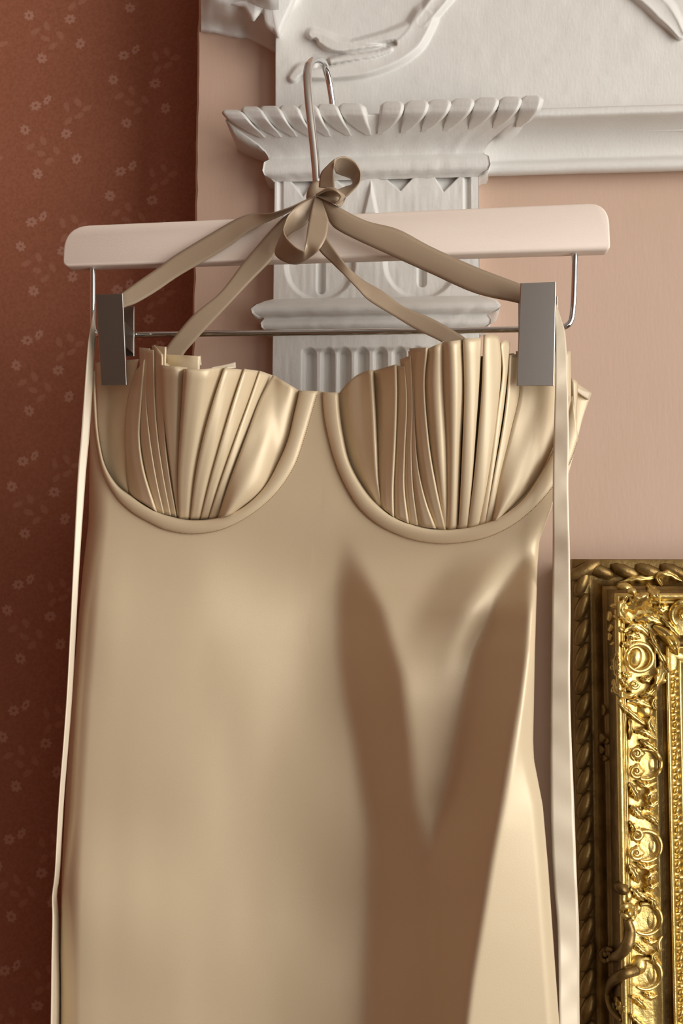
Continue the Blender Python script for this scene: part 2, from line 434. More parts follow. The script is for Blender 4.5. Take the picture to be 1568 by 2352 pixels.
for side in (0, m2 - 1):
    s0 = len(V)
    for i in range(n2): V.append((V[i * m2 + side][0], YB, V[i * m2 + side][2]))
    for i in range(n2 - 1): Fc.append((i * m2 + side, (i + 1) * m2 + side, s0 + i + 1, s0 + i))
mesh('shaft', V, Fc, M_white, pil)
zc = lambda py, pr: PZ(py, YS - pr, 864)
capital = sweep('capital', [(0, zc(412, 0)), (.003, zc(402, .003)), (.0068, zc(396, .0068)), (.0082, zc(385, .008)), (.0072, zc(366, .007)), (.004, zc(360, .004)),
      (.0045, zc(352, .005)), (.007, zc(338, .008)), (.012, zc(322, .012)), (.020, zc(302, .02)), (.028, zc(280, .028)), (.032, zc(266, .033)), (.0325, zc(262, .034)), (.028, zc(258, .03)), (.01, zc(258, .02)), (.0, zc(258, .01))], hw, M_white, pil, cx, .0004)
sweep('astragal', [(0, zc(764, 0)), (.001, zc(758, 0)), (.004, zc(756, .004)), (.0075, zc(748, .0075)), (.0080, zc(738, .008)), (.006, zc(729, .006)), (.006, zc(726, .006)), (.010, zc(722, .01)), (.0135, zc(714, .0135)), (.0145, zc(704, .0145)), (.012, zc(694, .012)), (.006, zc(688, .006)), (0, zc(683, 0))], hw, M_white, pil, cx, .0004)
# leaf lobes of the capital rim, each its own carved piece
def lobe(tip, foot, wt, wf, bend, lean):
    """spoon shaped lobe: tip/foot px, half widths, sideways bend px, lean +1: steep edge on the right"""
    n_, m_ = 20, 15; V = []
    tip = np.array(tip, float); foot = np.array(foot, float)
    for i in range(n_):
        t = i / (n_ - 1); c = tip + (foot - tip) * t + np.array([bend * math.sin(math.pi * t), 0])
        w_ = 1.12 * lerp(wt, wf + 5, sst(.25, 1, t)) * (math.sin(min(1, (t + .05) / .22) * math.pi / 2) ** .6) * (1 - .5 * sst(.8, 1, t))
        hgt = .0072 * (1 - sst(.45, 1.02, t)) * math.sin(min(1, (t + .04) / .2) * math.pi / 2) + .0005
        prj = float(np.interp(c[1] + (c[0] - 864) * .035, [240, 262, 280, 302, 322, 338], [.0335, .0325, .028, .020, .012, .007]))
        for j in range(m_):
            u = -1 + 2 * j / (m_ - 1); k = (u + 1) / 2
            z = (.30 + .70 * k ** .6) * (1 - sst(.84, 1.0, k)) ** .7
            q = c + np.array([u * w_, 0])
            V.append(P(q[0], q[1], YS - prj - hgt * z + (.004 if j in (0, m_ - 1) else -.0008) + (.006 if i == 0 else 0)))
    return mesh('leaf_lobe', V, gridf(n_, m_), M_white, capital, thick=0)
ORG[capital.name] = ORG[pil.name].copy()
for x, fxx, w_ in ((530, 602, 25), (574, 640, 24), (618, 676, 24), (662, 712, 24), (706, 752, 24), (750, 800, 25), (806, 846, 30)):
    yt = 250 - (x - 520) * .032 + (6 if x == 530 else 0)
    lobe((x, yt - 4), (fxx, 316 - (x - 520) * .02), w_ * .98, 9, -8, 1)
for x, fxx, w_ in ((903, 872, 27), (960, 925, 28), (1012, 972, 28), (1066, 1022, 28), (1121, 1080, 29), (1176, 1136, 26), (1222, 1190, 25)):
    yt = 237 - (x - 900) * .042
    lobe((x, yt - 4), (fxx, 308 - (x - 900) * .05), w_ * .98, 9, 8, 1)
ledge_z = zc(247, .02)

# ------------------------------------------------------------------ hanger
YH = lambda px, py=0: lerp(-.098, -.132, (px - 145) / 1255)      # front face of the wooden bar
hanger = empty('clip_hanger', P(727, 600, -.105), 'pale pink wooden clip hanger with a chrome hook hooked over the white capital', 'hanger')
def rounded(corners, k=9):
    out = []
    nC = len(corners)
    for i, (x, y, r) in enumerate(corners):
        p = np.array([x, y], float); a = np.array(corners[i - 1][:2], float) - p; b = np.array(corners[(i + 1) % nC][:2], float) - p
        a /= np.linalg.norm(a); b /= np.linalg.norm(b)
        for t in np.linspace(0, 1, k):
            q = p + a * r * (1 - t) ** 2 + b * r * t ** 2
            out.append(tuple(q))
    return out
ol = rounded([(143, 612, 16), (147, 519, 58), (1397, 464, 50), (1402, 574, 14)])
slab('wooden_bar', ol, YH, .011, .0013, M_hang, hanger, smooth=True)
YHc = lambda px: YH(px) + .0055
hook_pts = [(728, 520, YHc(728)), (728, 470, YHc(728)), (727, 410, -.109), (721, 340, -.108), (713, 270, -.107), (707, 205, -.104), (706, 165, -.098), (713, 142, -.090), (727, 135, -.080), (741, 142, -.070), (752, 170, -.062), (759, 205, -.057), (765, 250, -.0545), (768, 268, -.0535)]
tube('hook', [P(*q) for q in hook_pts], [.0030] * 9 + [.0028, .0026, .0024], M_chrome, hanger, seg=18, n=90)
tube('hook_collar', [P(727.5, 470, YHc(728)), P(727.5, 492, YHc(728))], [.0042, .0046], M_chrome, hanger, n=4)
wire = [(213, 590, YHc(213)), (213, 640, YHc(213)), (213, 720, YHc(213)), (214, 752, YHc(213)), (222, 768, YHc(220)), (240, 769.5, YHc(240)),
        (420, 767, YHc(420)), (784, 763, YHc(784)), (1100, 758.5, YHc(1100)), (1270, 755, YHc(1270)), (1293, 752, YHc(1293)), (1309, 741, YHc(1309)), (1315, 715, YHc(1315)), (1318, 660, YHc(1318)), (1320, 560, YHc(1320))]
w3 = [P(*q) for q in wire]
tube('clip_rail', w3, .00215, M_chrome, hanger, seg=14, n=220)
def clip(outline, Yt, Yb_, yt, yb_, dx):
    Yf = lambda x, y: lerp(Yt, Yb_, (y - yt) / (yb_ - yt))
    c = slab('clip', outline, Yf, .0016, .0005, M_plate, hanger); c['label'] = 'square chrome trouser clip'
    ORG[c.name] = ORG[hanger.name].copy()
    o = np.array(outline); xL, xR = o[:, 0].min(), o[:, 0].max(); yT, yB = o[:, 1].min(), o[:, 1].max()
    Yr = lambda x, y: Yf(x, y) + .026 - .006 * (y - yt) / (yb_ - yt)
    hgt = yB - yT
    bo = [(xL + dx, yT + .14 * hgt), (xR + dx, yT + .14 * hgt), (xR + dx, yB - .32 * hgt), (xL + dx, yB - .32 * hgt)]
    slab('back_plate', bo, Yr, .0014, .0004, M_plate, c)
    ym = lerp(yT, yB, .45)
    for xx in (xL + 12, xR - 8):
        a = [(xx, ym - 30), (xx + 4, ym - 30), (xx + 4, ym - 6), (xx + 4, ym + 26), (xx, ym + 26)]
        slab('lug', a, lambda x, y: Yf(x, y) + .0022, .024, .0003, M_dark, c)
    pts = []
    for k in range(60):
        t = k / 59; a = t * 2 * math.pi * 6; px_ = lerp(xL + 16, xR - 14, t)
        q = P(px_, ym + 2, YHc(px_)); pts.append(q + Vector((0, .0034 * math.cos(a), .0034 * math.sin(a))))
    tube('spring', pts, .0006, M_chrome, c, seg=6, n=240)
    for xx in (xR + 2,):
        q = P(xx, ym + 2, YHc(xx)); tube('rail_stop', [q, q + Vector((.0016, 0, 0))], .0036, M_chrome, c, n=3)
    return c
clip([(219, 676), (282, 674), (291, 884), (232, 886)], -.127, -.123, 675, 886, 17)
clip([(1195, 650), (1277, 647), (1272, 886), (1186, 886)], -.160, -.157, 648, 886, 4)

# ------------------------------------------------------------------ dress: shape of the hanging front
XL = [(700, 222), (870, 212), (1000, 207), (1100, 206), (1200, 204), (1300, 192), (1400, 183), (1500, 175), (1600, 166), (1700, 160), (1800, 153), (1900, 148), (2000, 143), (2200, 139), (2352, 138), (2700, 132), (3700, 118)]
XR = [(700, 1300), (900, 1300), (1050, 1290), (1110, 1278), (1165, 1267), (1240, 1238), (1300, 1233), (1500, 1227), (1700, 1223), (1745, 1225), (1850, 1245), (2000, 1258), (2200, 1272), (2352, 1283), (2700, 1305), (3700, 1380)]
ya = np.arange(700, 3720, 10.); xa = np.arange(90, 1450, 3.)
XX, YY = np.meshgrid(xa, ya)
mm = .00029
def line(tbl): return itp(tbl, YY)
A_l = line([(1200, 790), (1300, 786), (1500, 788), (1600, 800), (1700, 822), (1900, 852), (2100, 852), (2352, 838), (3700, 800)])
A_r = line([(1200, 800), (1260, 808), (1400, 876), (1550, 920), (1700, 938), (1850, 952), (1960, 985), (2050, 1010), (2352, 1020), (3700, 1020)])
B_l = line([(1200, 1275), (1250, 1238), (1320, 1185), (1390, 1140), (1500, 1092), (1650, 1062), (1800, 1034), (1920, 1000), (1980, 990), (2060, 1000), (2352, 1005), (3700, 1000)])
B_r = line([(1200, 1275), (1250, 1240), (1320, 1232), (1500, 1213), (1650, 1185), (1800, 1160), (1950, 1135), (2100, 1110), (2250, 1085), (2352, 1072), (3700, 980)])
xr_ = line(XR); xl_ = line(XL)
def band(l, r, s1, s2): return sst(l - s1, l + s1, XX) * (1 - sst(r - s2, r + s2, XX))
sl = np.zeros(XX.shape)
fa = sst(1215, 1400, YY); fb = sst(1240, 1330, YY); low = sst(1900, 2080, YY)
sl += 1.02 * fa * band(A_l, A_r, 24, 24) * (1 - .30 * sst(1600, 2700, YY))
sl += (-.27) * sst(1330, 1620, YY) * (1 - low) * band(A_r + 10, B_l - 8, 30, 24)
sl += .42 * sst(1230, 1350, YY) * (1 - sst(1380, 1580, YY)) * band(B_l - 170, B_l - 60, 40, 28)
sl += -.42 * sst(1240, 1340, YY) * (1 - sst(1420, 1620, YY)) * band(B_l - 58, B_l - 6, 22, 6)
sl += -.20 * sst(1150, 1420, YY) * band(xl_ + 60, A_l - 10, 50, 30)
sl += 1.08 * fb * (sst(B_l - lerp(5, 16, sst(1350, 1650, YY)), B_l + lerp(5, 16, sst(1350, 1650, YY)), XX) * (1 - sst(B_r - 18, B_r + 18, XX)))
sl += -.75 * sst(1250, 1330, YY) * band(B_r + 6, xr_ + 60, 14, 10) 
# gentle folds over the left half and the bodice
sl += .05 * np.sin((XX - 220 + .06 * (YY - 1250)) / 78.) * sst(1250, 1700, YY) * (1 - sst(760, 820, XX))
sl += .17 * vnoise(XX / 130, YY / 230) * sst(1150, 1350, YY) * (1 - sst(740, 860, XX)) + .06 * vnoise(XX / 55 + 9, YY / 190 + 5) * sst(1150, 1350, YY) * (1 - sst(740, 860, XX))
Hh = np.cumsum(sl, axis=1) * 3 * mm
i0 = np.argmin(np.abs(xa - 480)); Hh -= Hh[:, i0:i0 + 1]
# let the right hand side seam fall in one smooth line
rid = B_r + 12; tgt = itp([(700, .044), (1500, .044), (1850, .041), (2100, .033), (2400, .024), (3700, .010)], ya)
for r_i in range(len(ya)):
    if ya[r_i] > 1450:
        wt_ = sst(1450, 1650, ya[r_i]); hr = np.interp(rid[r_i, 0], xa, Hh[r_i]); tr_ = float(itp([(1450, .047), (1700, .052), (1900, .053), (2150, .050), (2400, .046), (3700, .030)], ya[r_i]))
        Hh[r_i] += np.clip((xa - A_l[r_i, 0]) / (rid[r_i, 0] - A_l[r_i, 0]), 0, 1) * (tr_ - hr) * wt_
        he = np.interp(xr_[r_i, 0], xa, Hh[r_i]); rp = np.clip((xa - rid[r_i, 0]) / (xr_[r_i, 0] - rid[r_i, 0]), 0, 1.4)
        Hh[r_i] += rp * (tgt[r_i] - he) * sst(1450, 1600, ya[r_i])
# rounded side seams
dl = np.clip((XX - xl_) / 46., 0, 1); Hh -= .020 * (1 - np.sqrt(1 - (1 - dl) ** 2)) * sst(900, 1250, YY)
dr = np.clip((xr_ - XX) / 30., 0, 1); Hh -= .010 * (1 - np.sqrt(1 - (1 - dr) ** 2)) * sst(1180, 1300, YY)
# relax the field a little vertically
for _ in range(3): Hh[1:-1] = .25 * Hh[:-2] + .5 * Hh[1:-1] + .25 * Hh[2:]
def Hf(px, py):
    i = np.clip((py - 700) / 10., 0, len(ya) - 1.001); j = np.clip((px - 90) / 3., 0, len(xa) - 1.001)
    a, b = int(i), int(j); fy, fx_ = i - a, j - b
    return lerp(lerp(Hh[a, b], Hh[a, b + 1], fx_), lerp(Hh[a + 1, b], Hh[a + 1, b + 1], fx_), fy)
def base_Y(px): return lerp(-.108, -.142, (px - 215) / 1055.)
def Yd(px, py): return base_Y(px) - Hf(px, py)
dress = empty('satin_dress', P(720, 3700, -.12), 'champagne satin slip dress with pleated cups and ribbon straps clipped to the hanger', 'dress')

c7 = lambda L: [(190 + 600 / 1568. * x, 760 + 600 / 1568. * y) for x, y in L]
c8 = lambda L: [(680 + 700 / 1568. * x, 740 + 700 / 1568. * y) for x, y in L]
IN_L = c7([(72, 240), (82, 480), (95, 640), (130, 800), (200, 920), (290, 990), (430, 1078), (560, 1122), (650, 1136), (760, 1131), (870, 1102), (980, 1042), (1090, 932), (1170, 792), (1230, 650), (1270, 480), (1297, 358)])
OUT_L = c7([(58, 240), (62, 480), (78, 660), (120, 850), (200, 995), (290, 1085), (390, 1145), (500, 1195), (640, 1218), (780, 1205), (900, 1165), (1040, 1080), (1170, 960), (1270, 810), (1330, 640), (1372, 500), (1412, 362)])
IN_R = c8([(216, 362), (222, 460), (237, 570), (265, 700), (310, 800), (370, 890), (430, 950), (500, 1000), (580, 1035), (680, 1060), (780, 1067), (900, 1052), (1020, 1015), (1110, 960), (1180, 895), (1250, 790), (1320, 665), (1390, 500), (1420, 380)])
OUT_R = c8([(134, 360), (138, 440), (152, 540), (190, 690), (240, 820), (310, 940), (390, 1020), (480, 1075), (600, 1120), (740, 1140), (880, 1130), (1000, 1100), (1120, 1040), (1230, 950), (1318, 850), (1400, 740), (1450, 600)])
# upper boundary of the front: under the bindings, gore between them
mid = lambda A, B, f=.55: [tuple(lerp(np.array(p), np.array(q), f)) for p, q in zip(curve(A, 60), curve(B, 60))]
top = [(150, 850)] + mid(IN_L, OUT_L) + [(735, 899)] + mid(IN_R, OUT_R) + [(1450, 900)]
top = np.array(sorted(top, key=lambda q: q[0]))
def ytop(x): return float(np.interp(x, top[:, 0], top[:, 1]))
NC, NR = 300, 250; V = []
ss = np.linspace(0, 1, NC)
ss = .5 - .5 * np.cos(math.pi * ss); ss = .6 * ss + .4 * np.linspace(0, 1, NC)
for s in ss:
    yt = 1000.
    for _ in range(12):
        x = lerp(itp(XL, yt), itp(XR, yt), s); yt = .5 * yt + .5 * ytop(x)
    for t in np.linspace(0, 1, NR):
        y = lerp(yt, 3700, t ** 1.25)
        x = lerp(itp(XL, y), itp(XR, y), s)
        V.append(P(x, y, Yd(x, y)))
mesh('front_panel', V, gridf(NC, NR), M_satin, dress, thick=.0006)
# back panel: hangs a few centimetres behind the front
V = []
for s in np.linspace(0, 1, 60):
    for t in np.linspace(0, 1, 60):
        y = lerp(930, 3700, t); x0_, x1_ = itp(XL, y) + 6, itp(XR, y) - 4
        x = lerp(x0_, x1_, s)
        yb_ = lerp(-.075, -.098, s) - .022 * (abs(2 * s - 1) ** 8) - .004 * math.sin(s * 14)
        V.append(P(x, y, max(yb_, -.3)))
mesh('back_panel', V, gridf(60, 60), M_satin, dress, thick=.0006)
# back bodice corner that shows beyond the right hand tie
strip('side_panel', [(1296, 862, -.118), (1300, 960, -.120), (1296, 1050, -.122), (1284, 1120, -.124)], [(1358, 903, -.100), (1338, 960, -.104), (1318, 1040, -.108), (1296, 1120, -.112)], M_satin, dress, n=24, m=12, bow=-.004)
strip('side_pleat', [(1306, 864, -.121), (1314, 960, -.122), (1306, 1050, -.123)], [(1326, 878, -.121), (1322, 960, -.122), (1309, 1055, -.123)], M_satin, dress, n=20, m=7, bow=.003)
strip('facing_edge', [(1304, 872, -.1205), (1330, 892, -.112), (1356, 902, -.1005)], [(1306, 884, -.1208), (1330, 904, -.1125), (1350, 918, -.102)], M_tie, dress, n=12, m=5, bow=.001)

# cup bulge
def cupY(px, py, xc, hwid, ytp, ybt, amp):
    u = np.clip((px - xc) / hwid, -1, 1); t = np.clip((ybt - py) / (ybt - ytp), 0, 1)
    return base_Y(px) + .006 - amp * (1 - u * u) ** 1.4 * (t ** .75)
cupL = lambda x, y: cupY(x, y, 440, 195, 860, 1195, .048)
cupR = lambda x, y: cupY(x, y, 1030, 205, 800, 1215, .048)
def pleat(Lp, Rp, cup, raised, amp=.007, over=.10, topcurve=0, name='pleat', soft=0):
    """one knife pleat between two px lines (top to bottom); raised 'L' or 'R' edge folds back under, 'B' both"""
    n_ = 40; a = curve(Lp, n_); b = curve(Rp, n_)
    prof = []
    if raised in 'LB': prof += [(.22, .012), (.06, .010), (.0, .004), (-.012, .0), (.0, -.55), (.03, -.86), (.10, -1)]
    else: prof += [(-over, .30), (0, .12)]
    mids = [.25, .4, .55, .7, .85]
    for k in mids:
        if raised == 'L': prof.append((k, -1 + .22 * k + .85 * float(sst(.62, .98, k))))
        elif raised == 'R': prof.append((k, -.78 - .22 * k + .85 * float(1 - sst(.02, .38, k))))
        elif raised == 'B': prof.append((k, -1 - .25 * math.sin(math.pi * k)))
        else: prof.append((k, -math.sin(math.pi * k)))
    if raised in 'RB': prof += [(.90, -1), (.97, -.86), (1.0, -.55), (1.012, .0), (1.0, .004), (.94, .010), (.78, .012)]
    else: prof += [(1, .12), (1 + over, .30)]
    V = []
    for i in range(n_):
        wpx = np.hypot(*(b[i] - a[i])); am = min(amp * 1.25, .40 * wpx * mm); t = i / (n_ - 1)
        tc = topcurve * (1 - sst(0, .12, t))
        for s, d in prof:
            q = a[i] + (b[i] - a[i]) * s
            y0 = cup(q[0], q[1])
            dd = d * am if abs(d) >= .02 and d <= .3 else (d if d > 0 else 0)
            V.append(P(q[0], q[1] - tc * math.sin(math.pi * np.clip(s, 0, 1)), y0 + dd))
    return mesh(name, V, gridf(n_, len(prof)), M_satin, dress, thick=.0005)
def flat_panel(Lp, Rp, cup, bow=.0, name='cup_panel', n_=40, m_=14, extra=0.):
    a = curve(Lp, n_); b = curve(Rp, n_); V = []
    for i in range(n_):
        for j in range(m_):
            s = j / (m_ - 1); q = lerp(a[i], b[i], s)
            V.append(P(q[0], q[1], cup(q[0], q[1]) + extra - bow * math.sin(math.pi * s) + .0016 * vnoise(s * 4, i / 9.)))
    return mesh(name, V, gridf(n_, m_), M_satin, dress, thick=.0005)
# left cup
flat_panel(c7([(74, 190), (80, 480), (95, 640), (130, 800), (200, 925), (295, 995)]), c7([(335, 170), (300, 350), (268, 560), (266, 720), (275, 870), (298, 995)]), cupL, .002, extra=.003)
flat_panel(c7([(60, 240), (70, 250), (80, 400)]), c7([(300, 200), (300, 240), (290, 400)]), lambda x, y: cupL(x, y) + .004)
pleat(c7([(322, 240), (280, 400), (262, 580), (268, 780), (290, 985)]), c7([(372, 170), (350, 440), (340, 640), (370, 850), (444, 1085)]), cupL, 'R', .004)
pleat(c7([(345, 100), (350, 370), (345, 600), (380, 830), (436, 1082)]), c7([(402, 106), (380, 370), (400, 620), (440, 880), (488, 1098)]), cupL, 'R', .005)
pleat(c7([(366, 104), (376, 370), (402, 640), (440, 880), (484, 1098)]), c7([(428, 116), (432, 400), (450, 640), (485, 880), (528, 1108)]), cupL, 'R', .005)
pleat(c7([(432, 88), (436, 400), (455, 660), (490, 900), (526, 1108)]), c7([(478, 140), (482, 320), (494, 640), (520, 880), (562, 1118)]), cupL, 'R', .005)
pleat(c7([(424, 88), (434, 180), (470, 640), (520, 900), (556, 1118)]), c7([(500, 96), (498, 250), (515, 680), (540, 900), (578, 1124)]), lambda x, y: cupL(x, y) + .003, 'R', .005)
pleat(c7([(470, 205), (480, 400), (500, 620), (535, 880), (572, 1126)]), c7([(612, 218), (600, 420), (585, 640), (576, 880), (584, 1134)]), cupL, 'L', .008)
pleat(c7([(610, 228), (598, 420), (584, 640), (572, 880), (580, 1134)]), c7([(842, 215), (775, 440), (725, 650), (680, 880), (646, 1138)]), cupL, 'L', .009, topcurve=-3)
pleat(c7([(850, 222), (785, 420), (722, 650), (676, 880), (645, 1138)]), c7([(958, 232), (895, 420), (835, 650), (770, 880), (708, 1138)]), cupL, 'L', .008)
pleat(c7([(968, 228), (905, 420), (835, 650), (765, 900), (706, 1138)]), c7([(1058, 240), (1000, 400), (915, 640), (825, 900), (756, 1136)]), cupL, 'L', .008)
pleat(c7([(1062, 240), (1000, 420), (920, 640), (830, 900), (754, 1136)]), c7([(1132, 264), (1060, 430), (980, 640), (880, 900), (812, 1126)]), cupL, 'L', .007)
flat_panel(c7([(1142, 262), (1060, 420), (985, 620), (890, 880), (810, 1126)]), c7([(1300, 360), (1272, 500), (1225, 680), (1100, 930), (900, 1100)]), cupL, .007, 'cup_panel', extra=-.004)
strip('folded_edge', [(*c7([(470, 205)])[0], -.137), (*c7([(580, 175)])[0], -.128), (*c7([(708, 150)])[0], -.119)], [(*c7([(478, 212)])[0], -.137), (*c7([(600, 210)])[0], -.131), (*c7([(712, 206)])[0], -.124)], M_tie, dress, n=16, m=6)
strip('folded_edge', [(*c7([(770, 220)])[0], -.133), (*c7([(850, 205)])[0], -.126), (*c7([(916, 188)])[0], -.120)], [(*c7([(780, 240)])[0], -.133), (*c7([(850, 228)])[0], -.128), (*c7([(918, 222)])[0], -.123)], M_tie, dress, n=12, m=5)
flat_panel(c7([(472, 140), (480, 240), (490, 330)]), c7([(706, 152), (700, 260), (690, 330)]), lambda x, y: cupL(x, y) + .016, name='pleat_return')
# right cup
pleat(c8([(216, 372), (222, 460), (240, 580), (270, 705), (320, 812), (420, 948)]), c8([(394, 246), (406, 450), (414, 640), (420, 800), (438, 950)]), cupR, 'R', .010, topcurve=14)
pleat(c8([(398, 250), (408, 450), (414, 640), (420, 800), (432, 945)]), c8([(516, 216), (518, 400), (510, 640), (500, 850), (502, 1002)]), cupR, 'R', .008)
pleat(c8([(512, 222), (516, 400), (508, 640), (500, 850), (498, 1000)]), c8([(560, 226), (570, 420), (560, 640), (556, 850), (578, 1034)]), cupR, 'R', .006)
pleat(c8([(540, 190), (566, 420), (560, 640), (558, 850), (572, 1032)]), c8([(590, 170), (598, 420), (592, 640), (600, 850), (626, 1046)]), cupR, 'R', .006)
pleat(c8([(580, 150), (594, 400), (590, 640), (600, 850), (620, 1046)]), c8([(606, 140), (606, 420), (620, 700), (660, 900), (718, 1062)]), cupR, 'R', .006)
pleat(c8([(592, 134), (606, 380), (622, 640), (656, 870), (712, 1062)]), c8([(676, 130), (660, 330), (682, 620), (722, 860), (768, 1068)]), cupR, 'R', .008)
pleat(c8([(676, 138), (664, 330), (690, 620), (725, 860), (764, 1068)]), c8([(756, 100), (758, 330), (772, 620), (776, 860), (774, 1068)]), cupR, 'N', .003, over=.03)
pleat(c8([(748, 104), (756, 330), (772, 620), (774, 860), (770, 1068)]), c8([(858, 90), (862, 330), (845, 620), (835, 860), (826, 1066)]), cupR, 'N', .009, over=.03)
pleat(c8([(858, 84), (866, 330), (862, 520), (850, 800), (836, 1066)]), c8([(950, 82), (938, 330), (925, 520), (905, 800), (880, 1060)]), cupR, 'B', .009)
pleat(c8([(966, 66), (956, 330), (942, 520), (915, 800), (882, 1060)]), c8([(1042, 74), (1052, 230), (1032, 460), (985, 800), (936, 1050)]), cupR, 'B', .010, topcurve=3)
pleat(c8([(1050, 108), (1062, 260), (1036, 460), (990, 800), (938, 1048)]), c8([(1098, 104), (1084, 280), (1060, 480), (1010, 800), (972, 1040)]), cupR, 'B', .007, topcurve=6)
pleat(c8([(1098, 170), (1088, 330), (1066, 520), (1016, 800), (972, 1040)]), c8([(1150, 160), (1150, 350), (1110, 560), (1050, 800), (1012, 1028)]), cupR, 'L', .006)
flat_panel(c8([(1130, 150), (1150, 350), (1105, 560), (1046, 800), (1005, 1028)]), c8([(1410, 150), (1410, 420), (1370, 560), (1260, 790), (1050, 1010)]), cupR, .006, extra=-.001)
flat_panel(c8([(560, 210), (560, 600), (690, 1050)]), c8([(1120, 160), (1100, 500), (960, 1040)]), lambda x, y: cupR(x, y) + .009, name='cup_lining')
flat_panel(c7([(360, 220), (380, 600), (500, 1090)]), c7([(1100, 275), (960, 640), (760, 1120)]), lambda x, y: cupL(x, y) + .009, name='cup_lining')
# bindings: rolled casing round each cup, with a stitch line
def binding(I, O, label):
    n_, m_ = 110, 11; a = curve(I, n_); b = curve(O, n_); V = []
    for i in range(n_):
        for j in range(m_):
            s = j / (m_ - 1); q = lerp(a[i], b[i], s)
            hgt = .0030 * math.sin(math.pi * (.10 + .90 * s) ** .9) ** .6 if s < 1 else -.0006
            V.append(P(q[0], q[1], Yd(q[0], q[1]) - .0012 - hgt + (.006 if j == 0 else 0)))
    o = mesh('cup_binding', V, gridf(n_, m_), M_satin, dress, thick=.0006)
    ORG[o.name] = ORG[dress.name].copy()
    # stitches
    q = curve(O, 420); V = []; Fc = []
    for k in range(2, 416, 2):
        p0, p1 = q[k], lerp(q[k], q[k + 1], .95); t = (p1 - p0) / (np.linalg.norm(p1 - p0) + 1e-9); nn = np.array([-t[1], t[0]]) * .9
        b_ = len(V)
        for pt in (p0 + nn, p0 - nn, p1 - nn, p1 + nn): V.append(P(pt[0], pt[1], Yd(pt[0], pt[1]) - .0016))
        for pt in (p0 + nn, p0 - nn, p1 - nn, p1 + nn): V.append(P(pt[0], pt[1], Yd(pt[0], pt[1]) - .0008))
        Fc += [(b_, b_ + 1, b_ + 2, b_ + 3), (b_, b_ + 4, b_ + 5, b_ + 1), (b_ + 1, b_ + 5, b_ + 6, b_ + 2), (b_ + 2, b_ + 6, b_ + 7, b_ + 3), (b_ + 3, b_ + 7, b_ + 4, b_)]
    tag(mesh('stitching', V, Fc, M_thread, o, smooth=False), kind='stuff')
binding(IN_L, OUT_L, ''); binding(IN_R, OUT_R, '')

# ------------------------------------------------------------------ straps and bow
strip('shoulder_strap', [(724, 447, -.124), (690, 465, -.126), (655, 480, -.128), (620, 490, -.124), (586, 490, -.116), (547, 501, -.113), (480, 539, -.112), (401, 587, -.111), (369, 611, -.111), (318, 646, -.112), (280, 673, -.113), (245, 696, -.113)],
      [(728, 453, -.124), (692, 470, -.122), (657, 490, -.118), (622, 506, -.117), (567, 534, -.116), (525, 566, -.114), (458, 606, -.112), (407, 636, -.111), (356, 671, -.111), (311, 697, -.112), (286, 706, -.113), (250, 728, -.113)], M_ribbon, dress, n=70)
strip('shoulder_strap', [(722, 458, -.122), (690, 476, -.121), (655, 496, -.119), (620, 531, -.118), (560, 601, -.117), (506, 671, -.116), (445, 722, -.114), (401, 773, -.111), (382, 799, -.109), (368, 830, -.108)],
      [(735, 470, -.121), (690, 520, -.120), (642, 570, -.118), (620, 601, -.117), (573, 649, -.116), (528, 697, -.115), (477, 751, -.113), (445, 786, -.111), (423, 812, -.109), (410, 840, -.108)], M_ribbon, dress, n=70)
strip('shoulder_strap', [(726, 449, -.129), (760, 466, -.131), (837, 506, -.133), (914, 527, -.134), (990, 567, -.136), (1092, 613, -.140), (1193, 652, -.145), (1240, 672, -.147)],
      [(738, 470, -.127), (755, 506, -.128), (781, 532, -.130), (888, 583, -.132), (990, 629, -.135), (1092, 674, -.140), (1192, 697, -.145), (1238, 716, -.147)], M_ribbon, dress, n=60, bow=.0012)
strip('shoulder_strap', [(722, 470, -.124), (733, 510, -.126), (748, 542, -.128), (786, 598, -.130), (827, 639, -.129), (878, 669, -.131), (924, 703, -.132), (990, 731, -.134), (1036, 756, -.136), (1067, 776, -.136), (1092, 800, -.136)],
      [(706, 500, -.124), (718, 540, -.124), (733, 575, -.125), (766, 608, -.126), (817, 659, -.134), (847, 690, -.134), (903, 725, -.133), (954, 756, -.134), (1011, 784, -.136), (1030, 800, -.136), (1060, 830, -.136)], M_ribbon, dress, n=70)
q4 = lambda L: [(600 + 300 / 1568. * x, 340 + 300 / 1568. * y, Y) for x, y, Y in L]
strip('bow_loop', q4([(690, 470, -.128), (712, 310, -.134), (790, 212, -.138), (890, 130, -.140), (1000, 105, -.138), (1110, 155, -.134), (1180, 260, -.131), (1192, 330, -.130), (1175, 420, -.130), (1090, 520, -.129), (1010, 590, -.128), (900, 600, -.127)]),
      q4([(880, 500, -.130), (870, 360, -.136), (868, 270, -.139), (880, 190, -.140), (884, 285, -.122), (960, 325, -.117), (1060, 360, -.116), (1092, 400, -.117), (1085, 440, -.119), (1010, 465, -.122), (930, 497, -.125), (840, 530, -.127)]), M_ribbon, dress, n=90, m=9)
strip('bow_loop', q4([(640, 590, -.130), (597, 760, -.138), (565, 900, -.142), (535, 1100, -.146), (521, 1225, -.147), (500, 1236, -.147), (420, 1195, -.146), (330, 1110, -.145), (284, 1045, -.144), (268, 990, -.143), (280, 930, -.142), (330, 800, -.139), (450, 680, -.134), (645, 583, -.129)]),
      q4([(712, 600, -.130), (790, 820, -.137), (806, 900, -.141), (775, 1080, -.145), (690, 1222, -.147), (590, 1310, -.140), (430, 1395, -.128), (250, 1350, -.125), (165, 1262, -.124), (210, 1120, -.126), (300, 1055, -.128), (530, 918, -.130), (590, 760, -.130), (660, 610, -.129)]), M_ribbon, dress, n=110, m=9)
